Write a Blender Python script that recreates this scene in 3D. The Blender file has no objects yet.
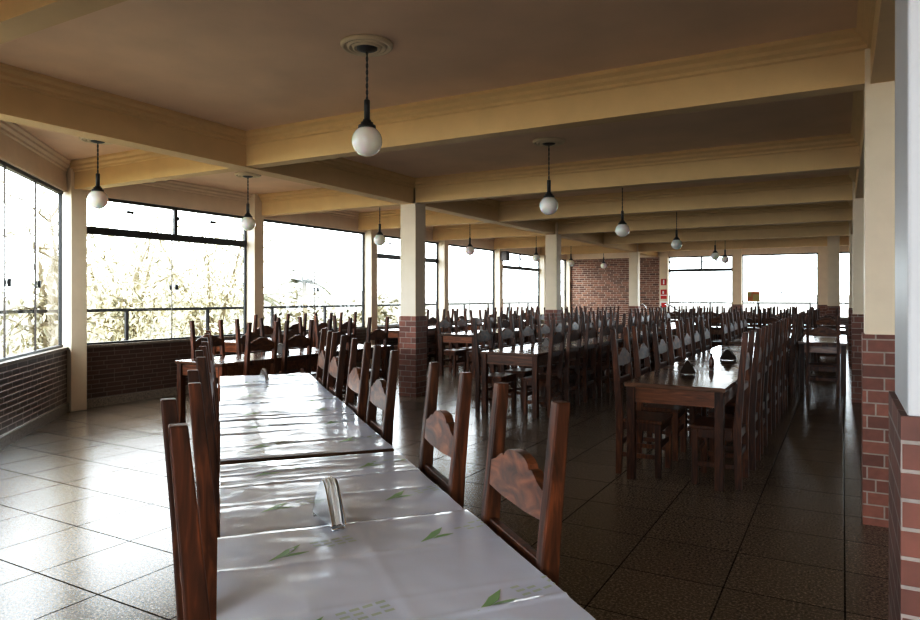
import bpy, bmesh, math, random
from mathutils import Vector, Matrix, noise
random.seed(7)
SC = bpy.context.scene
COL = SC.collection
PI = math.pi
CEIL = 3.05; SOFF = 2.72; HB = 1.17; SILL = 0.79; HEAD = 2.69

# ---------------------------------------------------------------- materials
def new_mat(name):
    m = bpy.data.materials.new(name); m.use_nodes = True
    nt = m.node_tree
    return m, nt, nt.nodes['Principled BSDF']

def N(nt, t, **kw):
    n = nt.nodes.new(t)
    for k, v in kw.items():
        setattr(n, k, v)
    return n

def ramp(nt, fac, stops):
    r = N(nt, 'ShaderNodeValToRGB')
    e = r.color_ramp.elements
    e[0].position, e[0].color = stops[0][0], (*stops[0][1], 1)
    e[1].position, e[1].color = stops[-1][0], (*stops[-1][1], 1)
    for p, c in stops[1:-1]:
        x = e.new(p); x.color = (*c, 1)
    nt.links.new(fac, r.inputs[0])
    return r.outputs[0]

def mat_plain(name, col, rough=0.5, metal=0.0, coat=0.0, vary=0.06, scale=6.0, bump=0.0):
    m, nt, b = new_mat(name)
    tc = N(nt, 'ShaderNodeTexCoord')
    nz = N(nt, 'ShaderNodeTexNoise'); nz.inputs['Scale'].default_value = scale; nz.inputs['Detail'].default_value = 4
    nt.links.new(tc.outputs['Object'], nz.inputs['Vector'])
    lo = tuple(c * (1 - vary) for c in col); hi = tuple(min(1, c * (1 + vary)) for c in col)
    nt.links.new(ramp(nt, nz.outputs[0], [(0.3, lo), (0.7, hi)]), b.inputs['Base Color'])
    b.inputs['Roughness'].default_value = rough; b.inputs['Metallic'].default_value = metal
    b.inputs['Coat Weight'].default_value = coat; b.inputs['Coat Roughness'].default_value = 0.12
    if bump:
        bp = N(nt, 'ShaderNodeBump'); bp.inputs['Strength'].default_value = bump; bp.inputs['Distance'].default_value = 0.01
        n2 = N(nt, 'ShaderNodeTexNoise'); n2.inputs['Scale'].default_value = scale * 6; n2.inputs['Detail'].default_value = 6
        nt.links.new(tc.outputs['Object'], n2.inputs['Vector'])
        nt.links.new(n2.outputs[0], bp.inputs['Height']); nt.links.new(bp.outputs[0], b.inputs['Normal'])
    return m

def mat_wood(name, dark, mid, light, grain=(9, 9, 1.2), rough=0.3, coat=0.5, planks=0.0):
    m, nt, b = new_mat(name)
    tc = N(nt, 'ShaderNodeTexCoord'); oi = N(nt, 'ShaderNodeObjectInfo')
    add = N(nt, 'ShaderNodeVectorMath', operation='MULTIPLY_ADD')
    cx = N(nt, 'ShaderNodeCombineXYZ')
    for i in range(3):
        nt.links.new(oi.outputs['Random'], cx.inputs[i])
    add.inputs[1].default_value = (13, 17, 11)
    nt.links.new(cx.outputs[0], add.inputs[0]); nt.links.new(tc.outputs['Object'], add.inputs[2])
    mp = N(nt, 'ShaderNodeMapping'); mp.inputs['Scale'].default_value = grain
    nt.links.new(add.outputs[0], mp.inputs['Vector'])
    nz = N(nt, 'ShaderNodeTexNoise'); nz.inputs['Scale'].default_value = 3.0; nz.inputs['Detail'].default_value = 8
    nz.inputs['Distortion'].default_value = 1.2
    nt.links.new(mp.outputs[0], nz.inputs['Vector'])
    c = ramp(nt, nz.outputs[0], [(0.28, dark), (0.5, mid), (0.72, light)])
    hv = N(nt, 'ShaderNodeHueSaturation')
    mr = N(nt, 'ShaderNodeMapRange'); mr.inputs[3].default_value = 0.65; mr.inputs[4].default_value = 1.45
    nt.links.new(oi.outputs['Random'], mr.inputs[0]); nt.links.new(mr.outputs[0], hv.inputs['Value'])
    nt.links.new(c, hv.inputs['Color'])
    out = hv.outputs[0]
    bp = N(nt, 'ShaderNodeBump'); bp.inputs['Strength'].default_value = 0.12; bp.inputs['Distance'].default_value = 0.004
    nt.links.new(nz.outputs[0], bp.inputs['Height'])
    if planks:
        sx = N(nt, 'ShaderNodeSeparateXYZ'); nt.links.new(tc.outputs['Object'], sx.inputs[0])
        md = N(nt, 'ShaderNodeMath', operation='PINGPONG'); md.inputs[1].default_value = planks / 2
        nt.links.new(sx.outputs[1], md.inputs[0])
        st = N(nt, 'ShaderNodeMapRange'); st.inputs[1].default_value = 0.0; st.inputs[2].default_value = 0.006
        nt.links.new(md.outputs[0], st.inputs[0])
        fl = N(nt, 'ShaderNodeMath', operation='DIVIDE'); fl.inputs[1].default_value = planks
        fo = N(nt, 'ShaderNodeMath', operation='ROUND')
        nt.links.new(sx.outputs[1], fl.inputs[0]); nt.links.new(fl.outputs[0], fo.inputs[0])
        wn = N(nt, 'ShaderNodeTexWhiteNoise', noise_dimensions='1D'); nt.links.new(fo.outputs[0], wn.inputs['W'])
        ad = N(nt, 'ShaderNodeMapRange'); ad.inputs[3].default_value = 0.6; ad.inputs[4].default_value = 1.2
        nt.links.new(wn.outputs[0], ad.inputs[0])
        ml = N(nt, 'ShaderNodeMath', operation='MULTIPLY'); nt.links.new(ad.outputs[0], ml.inputs[0]); nt.links.new(st.outputs[0], ml.inputs[1])
        mx = N(nt, 'ShaderNodeVectorMath', operation='SCALE'); nt.links.new(out, mx.inputs[0]); nt.links.new(ml.outputs[0], mx.inputs['Scale'])
        out = mx.outputs[0]
        b2 = N(nt, 'ShaderNodeBump'); b2.inputs['Strength'].default_value = 0.5; b2.inputs['Distance'].default_value = 0.004
        nt.links.new(st.outputs[0], b2.inputs['Height']); nt.links.new(bp.outputs[0], b2.inputs['Normal']); bp = b2
        rr = N(nt, 'ShaderNodeMapRange'); rr.inputs[3].default_value = rough * 0.7; rr.inputs[4].default_value = rough * 1.5
        nt.links.new(wn.outputs[0], rr.inputs[0]); nt.links.new(rr.outputs[0], b.inputs['Roughness'])
    else:
        b.inputs['Roughness'].default_value = rough
    nt.links.new(out, b.inputs['Base Color']); nt.links.new(bp.outputs[0], b.inputs['Normal'])
    b.inputs['Coat Weight'].default_value = coat; b.inputs['Coat Roughness'].default_value = 0.15
    return m

def mat_brick(name, c1, c2, mortar, bw=0.2, bh=0.075, ms=0.006, rough=0.55, coat=0.0, off=(0, 0)):
    m, nt, b = new_mat(name)
    tc = N(nt, 'ShaderNodeTexCoord'); s = N(nt, 'ShaderNodeSeparateXYZ'); nt.links.new(tc.outputs['Object'], s.inputs[0])
    a = N(nt, 'ShaderNodeMath', operation='ADD'); nt.links.new(s.outputs[0], a.inputs[0]); nt.links.new(s.outputs[1], a.inputs[1])
    a2 = N(nt, 'ShaderNodeMath', operation='ADD'); nt.links.new(a.outputs[0], a2.inputs[0]); a2.inputs[1].default_value = 50 + off[0]
    z2 = N(nt, 'ShaderNodeMath', operation='ADD'); nt.links.new(s.outputs[2], z2.inputs[0]); z2.inputs[1].default_value = off[1]
    cb = N(nt, 'ShaderNodeCombineXYZ'); nt.links.new(a2.outputs[0], cb.inputs[0]); nt.links.new(z2.outputs[0], cb.inputs[1])
    br = N(nt, 'ShaderNodeTexBrick'); nt.links.new(cb.outputs[0], br.inputs['Vector'])
    br.offset = 0.5; br.squash = 1.35; br.squash_frequency = 3
    for k, v in (('Scale', 1.0), ('Mortar Size', ms), ('Mortar Smooth', 0.15), ('Bias', 0.0), ('Brick Width', bw), ('Row Height', bh)):
        br.inputs[k].default_value = v
    br.inputs['Color1'].default_value = (*c1, 1); br.inputs['Color2'].default_value = (*c2, 1); br.inputs['Mortar'].default_value = (*mortar, 1)
    nz = N(nt, 'ShaderNodeTexNoise'); nz.inputs['Scale'].default_value = 22; nz.inputs['Detail'].default_value = 6
    nt.links.new(tc.outputs['Object'], nz.inputs['Vector'])
    mr = N(nt, 'ShaderNodeMapRange'); mr.inputs[3].default_value = 0.7; mr.inputs[4].default_value = 1.3
    nt.links.new(nz.outputs[0], mr.inputs[0])
    sc = N(nt, 'ShaderNodeVectorMath', operation='SCALE'); nt.links.new(br.outputs[0], sc.inputs[0]); nt.links.new(mr.outputs[0], sc.inputs['Scale'])
    nt.links.new(sc.outputs[0], b.inputs['Base Color'])
    bp = N(nt, 'ShaderNodeBump', invert=True); bp.inputs['Strength'].default_value = 0.6; bp.inputs['Distance'].default_value = 0.006
    nt.links.new(br.outputs[1], bp.inputs['Height']); nt.links.new(bp.outputs[0], b.inputs['Normal'])
    b.inputs['Roughness'].default_value = rough; b.inputs['Coat Weight'].default_value = coat; b.inputs['Coat Roughness'].default_value = 0.3
    return m

def mat_floor():
    m, nt, b = new_mat('granite_tile')
    tc = N(nt, 'ShaderNodeTexCoord')
    mp = N(nt, 'ShaderNodeMapping'); mp.inputs['Location'].default_value = (51 - 0.01, 51 - 1.93 + 0.51, 0)
    nt.links.new(tc.outputs['Object'], mp.inputs['Vector'])
    br = N(nt, 'ShaderNodeTexBrick'); nt.links.new(mp.outputs[0], br.inputs['Vector'])
    br.offset = 0.0; br.squash = 1.0
    for k, v in (('Scale', 1.0), ('Mortar Size', 0.0045), ('Mortar Smooth', 0.1), ('Bias', 0.0), ('Brick Width', 0.51), ('Row Height', 0.51)):
        br.inputs[k].default_value = v
    br.inputs['Color1'].default_value = (0.85, 0.85, 0.85, 1); br.inputs['Color2'].default_value = (1.1, 1.1, 1.1, 1); br.inputs['Mortar'].default_value = (0.16, 0.15, 0.15, 1)
    nz = N(nt, 'ShaderNodeTexNoise'); nz.inputs['Scale'].default_value = 75; nz.inputs['Detail'].default_value = 3; nz.inputs['Roughness'].default_value = 0.7
    nt.links.new(tc.outputs['Object'], nz.inputs['Vector'])
    n2 = N(nt, 'ShaderNodeTexNoise'); n2.inputs['Scale'].default_value = 3; n2.inputs['Detail'].default_value = 5
    nt.links.new(tc.outputs['Object'], n2.inputs['Vector'])
    c = ramp(nt, nz.outputs[0], [(0.34, FLOOR[0]), (0.5, FLOOR[1]), (0.68, FLOOR[2])])
    mx = N(nt, 'ShaderNodeVectorMath', operation='MULTIPLY'); nt.links.new(c, mx.inputs[0]); nt.links.new(br.outputs[0], mx.inputs[1])
    nt.links.new(mx.outputs[0], b.inputs['Base Color'])
    rr = N(nt, 'ShaderNodeMapRange'); rr.inputs[3].default_value = 0.17; rr.inputs[4].default_value = 0.3
    nt.links.new(n2.outputs[0], rr.inputs[0])
    mxr = N(nt, 'ShaderNodeMath', operation='MAXIMUM'); nt.links.new(rr.outputs[0], mxr.inputs[0]); nt.links.new(br.outputs[1], mxr.inputs[1]); nt.links.new(mxr.outputs[0], b.inputs['Roughness'])
    iv = N(nt, 'ShaderNodeMath', operation='MULTIPLY_ADD'); iv.inputs[1].default_value = -0.5; iv.inputs[2].default_value = 0.5
    nt.links.new(br.outputs[1], iv.inputs[0]); nt.links.new(iv.outputs[0], b.inputs['Specular IOR Level'])
    bp = N(nt, 'ShaderNodeBump', invert=True); bp.inputs['Strength'].default_value = 0.4; bp.inputs['Distance'].default_value = 0.004
    nt.links.new(br.outputs[1], bp.inputs['Height']); nt.links.new(bp.outputs[0], b.inputs['Normal'])
    b.inputs['IOR'].default_value = 1.65
    return m

def mat_glass():
    m = bpy.data.materials.new('window_glass'); m.use_nodes = True
    nt = m.node_tree; nt.nodes.clear()
    o = N(nt, 'ShaderNodeOutputMaterial'); t = N(nt, 'ShaderNodeBsdfTransparent'); g = N(nt, 'ShaderNodeBsdfGlossy')
    t.inputs[0].default_value = (0.96, 0.98, 0.97, 1); g.inputs['Roughness'].default_value = 0.02
    lw = N(nt, 'ShaderNodeLayerWeight'); lw.inputs['Blend'].default_value = 0.5
    pw = N(nt, 'ShaderNodeMath', operation='POWER'); pw.inputs[1].default_value = 5.0
    ma = N(nt, 'ShaderNodeMath', operation='MULTIPLY_ADD'); ma.inputs[1].default_value = 0.9; ma.inputs[2].default_value = 0.06
    nt.links.new(lw.outputs['Facing'], pw.inputs[0]); nt.links.new(pw.outputs[0], ma.inputs[0])
    mx = N(nt, 'ShaderNodeMixShader')
    nt.links.new(ma.outputs[0], mx.inputs[0]); nt.links.new(t.outputs[0], mx.inputs[1]); nt.links.new(g.outputs[0], mx.inputs[2])
    nt.links.new(mx.outputs[0], o.inputs[0])
    return m

def mat_leaf(name, lo, hi):
    m = mat_plain(name, tuple((a + b) / 2 for a, b in zip(lo, hi)), 0.7, vary=0.0)
    nt = m.node_tree; b = nt.nodes['Principled BSDF']
    g = N(nt, 'ShaderNodeNewGeometry')
    nt.links.new(ramp(nt, g.outputs['Random Per Island'], [(0, lo), (1, hi)]), b.inputs['Base Color'])
    return m

FLOOR = ((0.034, 0.022, 0.014), (0.135, 0.096, 0.064), (0.34, 0.255, 0.18))
M = {}
M['plaster'] = mat_plain('cream_plaster', (0.70, 0.60, 0.45), 0.6, bump=0.05, vary=0.03)
M['column'] = mat_plain('column_paint', (0.74, 0.645, 0.515), 0.55, bump=0.04, vary=0.03)
M['beam'] = mat_plain('beam_paint', (0.68, 0.50, 0.26), 0.5, bump=0.03, vary=0.03)
M['ceiling'] = mat_plain('ceiling_paint', (0.80, 0.61, 0.455), 0.6, bump=0.05, vary=0.06, scale=2)
M['floor'] = mat_floor()
M['brick_col'] = mat_brick('pillar_brick', (0.16, 0.055, 0.036), (0.30, 0.12, 0.082), (0.34, 0.29, 0.255), bw=0.18, bh=0.078, ms=0.005, off=(0.03, 0.03))
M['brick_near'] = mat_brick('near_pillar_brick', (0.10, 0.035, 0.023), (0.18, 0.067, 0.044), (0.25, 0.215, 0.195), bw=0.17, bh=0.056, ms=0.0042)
M['brick_low'] = mat_brick('parapet_brick', (0.05, 0.022, 0.015), (0.085, 0.036, 0.024), (0.16, 0.13, 0.11), bw=0.21, bh=0.058, ms=0.005, rough=0.3, coat=0.4)
M['brick_slant'] = mat_brick('slanted_parapet_glint_brick', (0.05, 0.022, 0.017), (0.085, 0.036, 0.026), (0.55, 0.50, 0.48), bw=0.21, bh=0.058, ms=0.006, rough=0.28, coat=0.5)  # glints along the courses are put into the pale mortar colour
M['brick_far'] = mat_brick('far_wall_brick', (0.12, 0.050, 0.032), (0.30, 0.135, 0.085), (0.42, 0.33, 0.27), bw=0.20, bh=0.068, ms=0.009)
M['granite'] = mat_plain('granite_trim', (0.24, 0.20, 0.16), 0.3, vary=0.5, scale=60)
M['black'] = mat_plain('black_metal', (0.018, 0.018, 0.02), 0.4, vary=0.2)
M['glass'] = mat_glass()
M['chair'] = mat_wood('varnished_wood', (0.016, 0.0045, 0.0016), (0.062, 0.0175, 0.006), (0.155, 0.048, 0.015), grain=(10, 10, 1.4), rough=0.42, coat=0.05)
M['chair'].node_tree.nodes['Principled BSDF'].inputs['Specular IOR Level'].default_value = 0.3
M['crest'] = mat_wood('crest_wood', (0.03, 0.010, 0.004), (0.10, 0.031, 0.011), (0.20, 0.07, 0.026), grain=(3, 6, 6), rough=0.42, coat=0.12)
M['crest'].node_tree.nodes['Principled BSDF'].inputs['Specular IOR Level'].default_value = 0.38
M['table'] = mat_wood('table_wood', (0.06, 0.02, 0.008), (0.16, 0.055, 0.022), (0.28, 0.11, 0.045), grain=(1.2, 9, 9), rough=0.3, coat=0.4)
M['top'] = mat_wood('table_top_wood', (0.055, 0.024, 0.012), (0.12, 0.055, 0.03), (0.20, 0.10, 0.055), grain=(1.2, 8, 8), rough=0.22, coat=0.5, planks=0.145)
M['paper'] = mat_plain('white_paper', (0.66, 0.725, 0.87), 0.28, coat=0.5, vary=0.02)
M['green'] = mat_plain('green_print', (0.28, 0.46, 0.24), 0.4)
M['pale_green'] = mat_plain('pale_green_print', (0.50, 0.58, 0.54), 0.35)
M['globe'] = mat_plain('opal_glass', (0.86, 0.86, 0.84), 0.08, coat=0.5, vary=0.01)
M['globe'].node_tree.nodes['Principled BSDF'].inputs['Subsurface Weight'].default_value = 0.3
M['rose'] = mat_plain('plaster_rose', (0.74, 0.64, 0.48), 0.55)
M['steel'] = mat_plain('polished_steel', (0.62, 0.63, 0.65), 0.22, metal=1.0)
M['dark_steel'] = mat_plain('dark_steel', (0.06, 0.05, 0.045), 0.35, metal=0.6)
M['holder_dark'] = mat_plain('dark_wood_plate', (0.03, 0.018, 0.012), 0.7)
M['holder_dark'].node_tree.nodes['Principled BSDF'].inputs['Specular IOR Level'].default_value = 0.15
M['napkin'] = mat_plain('napkin_paper', (0.78, 0.79, 0.80), 0.8)
M['red'] = mat_plain('red_sign', (0.55, 0.02, 0.02), 0.4)
M['white'] = mat_plain('white_sign', (0.8, 0.8, 0.78), 0.5)
M['orange'] = mat_plain('poster_orange', (0.55, 0.22, 0.08), 0.5)
M['olive'] = mat_plain('poster_olive', (0.45, 0.40, 0.15), 0.5)
M['amber'] = mat_plain('amber_sauce', (0.09, 0.025, 0.015), 0.12, coat=0.6)
M['bark'] = mat_plain('bark', (0.2, 0.165, 0.11), 0.9, vary=0.3)
M['leaf'] = mat_leaf('pale_leaf', (0.13, 0.125, 0.08), (0.80, 0.72, 0.52))
M['leaf2'] = mat_leaf('palm_leaf', (0.04, 0.045, 0.025), (0.17, 0.15, 0.085))
M['leaf3'] = mat_leaf('bush_leaf', (0.07, 0.062, 0.035), (0.24, 0.205, 0.13))
M['ground'] = mat_plain('dry_ground', (0.17, 0.14, 0.085), 0.9, vary=0.3, scale=0.4)
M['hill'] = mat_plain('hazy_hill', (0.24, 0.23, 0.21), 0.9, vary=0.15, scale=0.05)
M['terrace'] = mat_plain('terrace_concrete', (0.16, 0.15, 0.135), 0.7, vary=0.15)

# ---------------------------------------------------------------- mesh helpers
def bx(bm, x0, x1, y0, y1, z0, z1, mi=0):
    v = [bm.verts.new(p) for p in ((x0, y0, z0), (x1, y0, z0), (x1, y1, z0), (x0, y1, z0), (x0, y0, z1), (x1, y0, z1), (x1, y1, z1), (x0, y1, z1))]
    for f in ((0, 3, 2, 1), (4, 5, 6, 7), (0, 1, 5, 4), (1, 2, 6, 5), (2, 3, 7, 6), (3, 0, 4, 7)):
        bm.faces.new([v[i] for i in f]).material_index = mi

def prism(bm, pts, a, b, axis, mi=0):
    """extrude a 2D polygon from a to b along an axis ('x': pts are (y,z), 'y': (x,z), 'z': (x,y))"""
    def P(p, t):
        return {'x': (t, p[0], p[1]), 'y': (p[0], t, p[1]), 'z': (p[0], p[1], t)}[axis]
    A = [bm.verts.new(P(p, a)) for p in pts]; B = [bm.verts.new(P(p, b)) for p in pts]
    n = len(pts)
    bm.faces.new(A).material_index = mi; bm.faces.new(B[::-1]).material_index = mi
    for i in range(n):
        bm.faces.new((A[i], B[i], B[(i + 1) % n], A[(i + 1) % n])).material_index = mi

def lathe(bm, prof, seg=24, mi=0, c=(0, 0)):
    rings = []
    for r, z in prof:
        if r < 1e-5:
            rings.append([bm.verts.new((c[0], c[1], z))])
        else:
            rings.append([bm.verts.new((c[0] + r * math.cos(2 * PI * k / seg), c[1] + r * math.sin(2 * PI * k / seg), z)) for k in range(seg)])
    for a, b in zip(rings, rings[1:]):
        for k in range(seg):
            k2 = (k + 1) % seg
            q = [a[k % len(a)], a[k2 % len(a)], b[k2 % len(b)], b[k % len(b)]]
            q = list(dict.fromkeys(q))
            if len(q) > 2:
                f = bm.faces.new(q); f.material_index = mi; f.smooth = True

def tube(bm, pts, rad, seg=8, mi=0):
    rads = rad if isinstance(rad, (list, tuple)) else [rad] * len(pts)
    pts = [Vector(p) for p in pts]; rings = []
    for i, p in enumerate(pts):
        d = (pts[min(i + 1, len(pts) - 1)] - pts[max(i - 1, 0)]).normalized()
        u = d.orthogonal().normalized() if abs(d.z) > 0.99 else d.cross(Vector((0, 0, 1))).normalized()
        w = d.cross(u)
        rings.append([bm.verts.new(p + rads[i] * (math.cos(2 * PI * k / seg) * u + math.sin(2 * PI * k / seg) * w)) for k in range(seg)])
    for a, b in zip(rings, rings[1:]):
        for k in range(seg):
            f = bm.faces.new((a[k], a[(k + 1) % seg], b[(k + 1) % seg], b[k])); f.smooth = True; f.material_index = mi
    bm.faces.new(rings[0][::-1]).material_index = mi; bm.faces.new(rings[-1]).material_index = mi

def bevel(bm, w=0.004, seg=2):
    bm.normal_update()
    es = [e for e in bm.edges if len(e.link_faces) == 2 and e.calc_face_angle(0) > 0.6]
    bmesh.ops.bevel(bm, geom=es, offset=w, segments=seg, affect='EDGES', profile=0.5, clamp_overlap=True)

def obj(name, bm, mats, parent=None, loc=None, rotz=0.0):
    bmesh.ops.recalc_face_normals(bm, faces=bm.faces[:])
    me = bpy.data.meshes.new(name); bm.to_mesh(me); bm.free()
    for m in (mats if isinstance(mats, (list, tuple)) else [mats]):
        me.materials.append(m)
    o = bpy.data.objects.new(name, me); COL.objects.link(o)
    if parent: o.parent = parent
    if loc: o.location = loc
    o.rotation_euler = (0, 0, rotz)
    return o

def tag(o, label, cat, group=None, kind=None):
    o['label'] = label; o['category'] = cat
    if group: o['group'] = group
    if kind: o['kind'] = kind
    return o

def thing(name, label=None, cat=None, loc=(0, 0, 0), rotz=0.0, group=None, kind=None):
    o = bpy.data.objects.new(name, None); COL.objects.link(o)
    o.empty_display_size = 0.1
    o.location = loc; o.rotation_euler = (0, 0, rotz)
    if label: tag(o, label, cat, group)
    if kind: o['kind'] = kind
    return o

def struct(name, bm, m, loc=None, rotz=0.0):
    o = obj(name, bm, m, None, loc, rotz); o['kind'] = 'structure'; return o

def dup(root, loc, rotz, label=None, group=None):
    r = root.copy(); COL.objects.link(r); r.location = loc; r.rotation_euler = (0, 0, rotz)
    if label: r['label'] = label
    if group: r['group'] = group
    for ch in list(root.children):
        c = ch.copy(); COL.objects.link(c); c.parent = r
        for g in list(ch.children):
            d = g.copy(); COL.objects.link(d); d.parent = c
    return r
ORD = ['first', 'second', 'third', 'fourth', 'fifth', 'sixth', 'seventh', 'eighth', 'ninth', 'tenth']

# ---------------------------------------------------------------- room shell
XW = -8.3            # window wall, inner face
YF = 22.3            # far wall, inner face
XR = 5.0             # right wall
YB = -6.0
K = -3.43            # chamfer wall inner face runs along X + Y = K
CORN = (XW, K - XW)  # chamfer corner
END = (K - YB, YB)
out = [(XR + .2, YB - .2), (XR + .2, YF + .2), (XW - .2, YF + .2), (XW - .2, CORN[1] - .08), (END[0] - .1, YB - .2)]
bm = bmesh.new(); prism(bm, out, -0.2, 0.0, 'z'); struct('floor', bm, M['floor'])
bm = bmesh.new(); prism(bm, out, CEIL, CEIL + 0.2, 'z'); struct('ceiling', bm, M['ceiling'])
bm = bmesh.new(); bx(bm, XR, XR + .2, YB - .2, YF + .2, 0, CEIL); struct('wall_right', bm, M['plaster'])
bm = bmesh.new(); bx(bm, END[0] - .1, 2.9, YB - .2, YB, 0, CEIL); bx(bm, 4.4, XR, YB - .2, YB, 0, CEIL); bx(bm, 2.9, 4.4, YB - .2, YB, 0, 0.9); bx(bm, 2.9, 4.4, YB - .2, YB, HEAD, CEIL); struct('wall_back', bm, M['plaster'])

# low brick parapets under the windows (local x runs along the wall, local +y points out of the room)
def parapet(name, o, rotz, length):
    b = bmesh.new(); bx(b, 0, length, 0, 0.16, 0.0, SILL - 0.03); w = struct(name, b, M['brick_slant' if 'slanted' in name else 'brick_low'], o, rotz)
    b = bmesh.new(); bx(b, 0, length, -0.03, 0.19, SILL - 0.03, SILL); s = obj('window_sill', b, M['granite'], w)
    b = bmesh.new(); bx(b, 0, length, -0.03, 0.0, 0.0, 0.11); k = obj('baseboard', b, M['granite'], w)
    return w
def header(name, o, rotz, length):
    b = bmesh.new(); prism(b, [(0, HEAD), (0.16, HEAD), (0.16, CEIL), (-0.075, CEIL), (-0.075, 3.03), (-0.05, 3.01), (-0.05, 2.985), (-0.02, 2.965), (-0.02, 2.94), (0, 2.93)], 0, length, 'x')
    return struct(name, b, M['beam2'], o, rotz)
M['beam2'] = mat_plain('window_head_paint', (0.79, 0.685, 0.57), 0.5, bump=0.03, vary=0.03)
CL = 9.4             # length of chamfer wall
# rotz that sends local x along the wall and local +y outwards (wall on the left: x runs +Y, outwards is -X)
parapet('wall_left', (XW, CORN[1], 0), PI / 2, YF - CORN[1])
header('wall_left_head', (XW, CORN[1], 0), PI / 2, YF - CORN[1])
ch0 = (CORN[0] + CL * math.sqrt(.5), CORN[1] - CL * math.sqrt(.5), 0)
parapet('wall_left_slanted', ch0, 3 * PI / 4, CL)
header('wall_left_slanted_head', ch0, 3 * PI / 4, CL)
bm = bmesh.new(); bx(bm, 0, CL - 5.9, 0, .16, SILL, HEAD); struct('wall_left_light_block', bm, M['plaster'], ch0, 3 * PI / 4)  # unseen stretch added in place of a window, keeps light off the right-hand beams
# far wall: brick part, then a low parapet with windows
bm = bmesh.new(); bx(bm, XW, -5.02, YF, YF + .16, 0, HEAD); struct('wall_far_brick', bm, M['brick_far'])
parapet('wall_far', (-5.02, YF, 0), 0, XR + 5.02)
header('wall_far_head', (XW, YF, 0), 0, XR - XW)

# columns
def column(x0, y0, w=0.26, brick=True, d=None, mat='column', name='column', hb=HB):
    d = d or w
    b = bmesh.new(); bx(b, -w / 2, w / 2, -d / 2, d / 2, 0, CEIL - 0.0); bevel(b, 0.006, 2)
    o = struct(name, b, M[mat], (x0 + w / 2, y0 + d / 2, 0))
    if brick:
        b = bmesh.new(); e = 0.012
        bx(b, -w / 2 - e, w / 2 + e, -d / 2 - e, d / 2 + e, 0, hb)
        obj('brick_cladding', b, M['brick_near' if mat == 'near_column' else 'brick_col'], o)
    return o
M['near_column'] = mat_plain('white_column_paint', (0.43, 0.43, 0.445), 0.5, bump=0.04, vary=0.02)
BY = [1.74, 4.87, 7.93, 10.6, 13.38, 16.55, 19.8]        # front faces of the cross beams
column(0.11, 1.57, 0.3, d=0.37, mat='near_column')
column(0.12, 4.86, 0.26); column(0.12, 10.4, 0.26); column(0.12, 16.3, 0.26)
column(-5.46, 7.93, hb=1.13); column(-5.46, 13.3, hb=1.13); column(-5.46, 19.72, hb=1.13)
column(-0.33, 19.2, 0.27)
for y in (4.83, 7.78, 10.86, 13.70, 16.67, 19.85):           # window-wall columns
    column(XW - 0.07, y, 0.2, False, name='column')
column(XW - 0.16, YF - 0.1, 0.26, False)
column(-5.15, YF - 0.12, 0.27, False)
for x in (-2.95, -0.62, 1.8, 4.2):
    column(x, YF - 0.1, 0.27)
for s in (2.9, 5.8):                                       # slanted-wall columns behind the camera's left
    c = column(0, 0, 0.26, False); c.location = (CORN[0] + s * .7071, CORN[1] - s * .7071, 0); c.rotation_euler = (0, 0, PI / 4)

# beams with stepped cornices
def beam_prof(w, soff=SOFF):
    h = w / 2
    r = [(h, soff), (h, 2.925), (h + .018, 2.935), (h + .018, 2.955), (h + .045, 2.975), (h + .045, 3.0), (h + .075, 3.022), (h + .075, CEIL)]
    return r + [(-x, z) for x, z in r[::-1]]
for y in BY:
    b = bmesh.new(); prism(b, beam_prof(0.15), -(K - y) if False else 0, 1, 'x')
    x0 = max(XW, K - y); L = XR - x0
    for v in b.verts: v.co.x *= L
    struct('beam', b, M['beam'], (x0, y + 0.075, 0))
for x, y0 in ((-5.33, K + 5.33 + .1), (0.25, YB)):
    b = bmesh.new(); prism(b, beam_prof(0.2, SOFF - 0.01), 0, YF - y0, 'y')
    struct('beam', b, M['beam'], (x, y0, 0))

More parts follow.
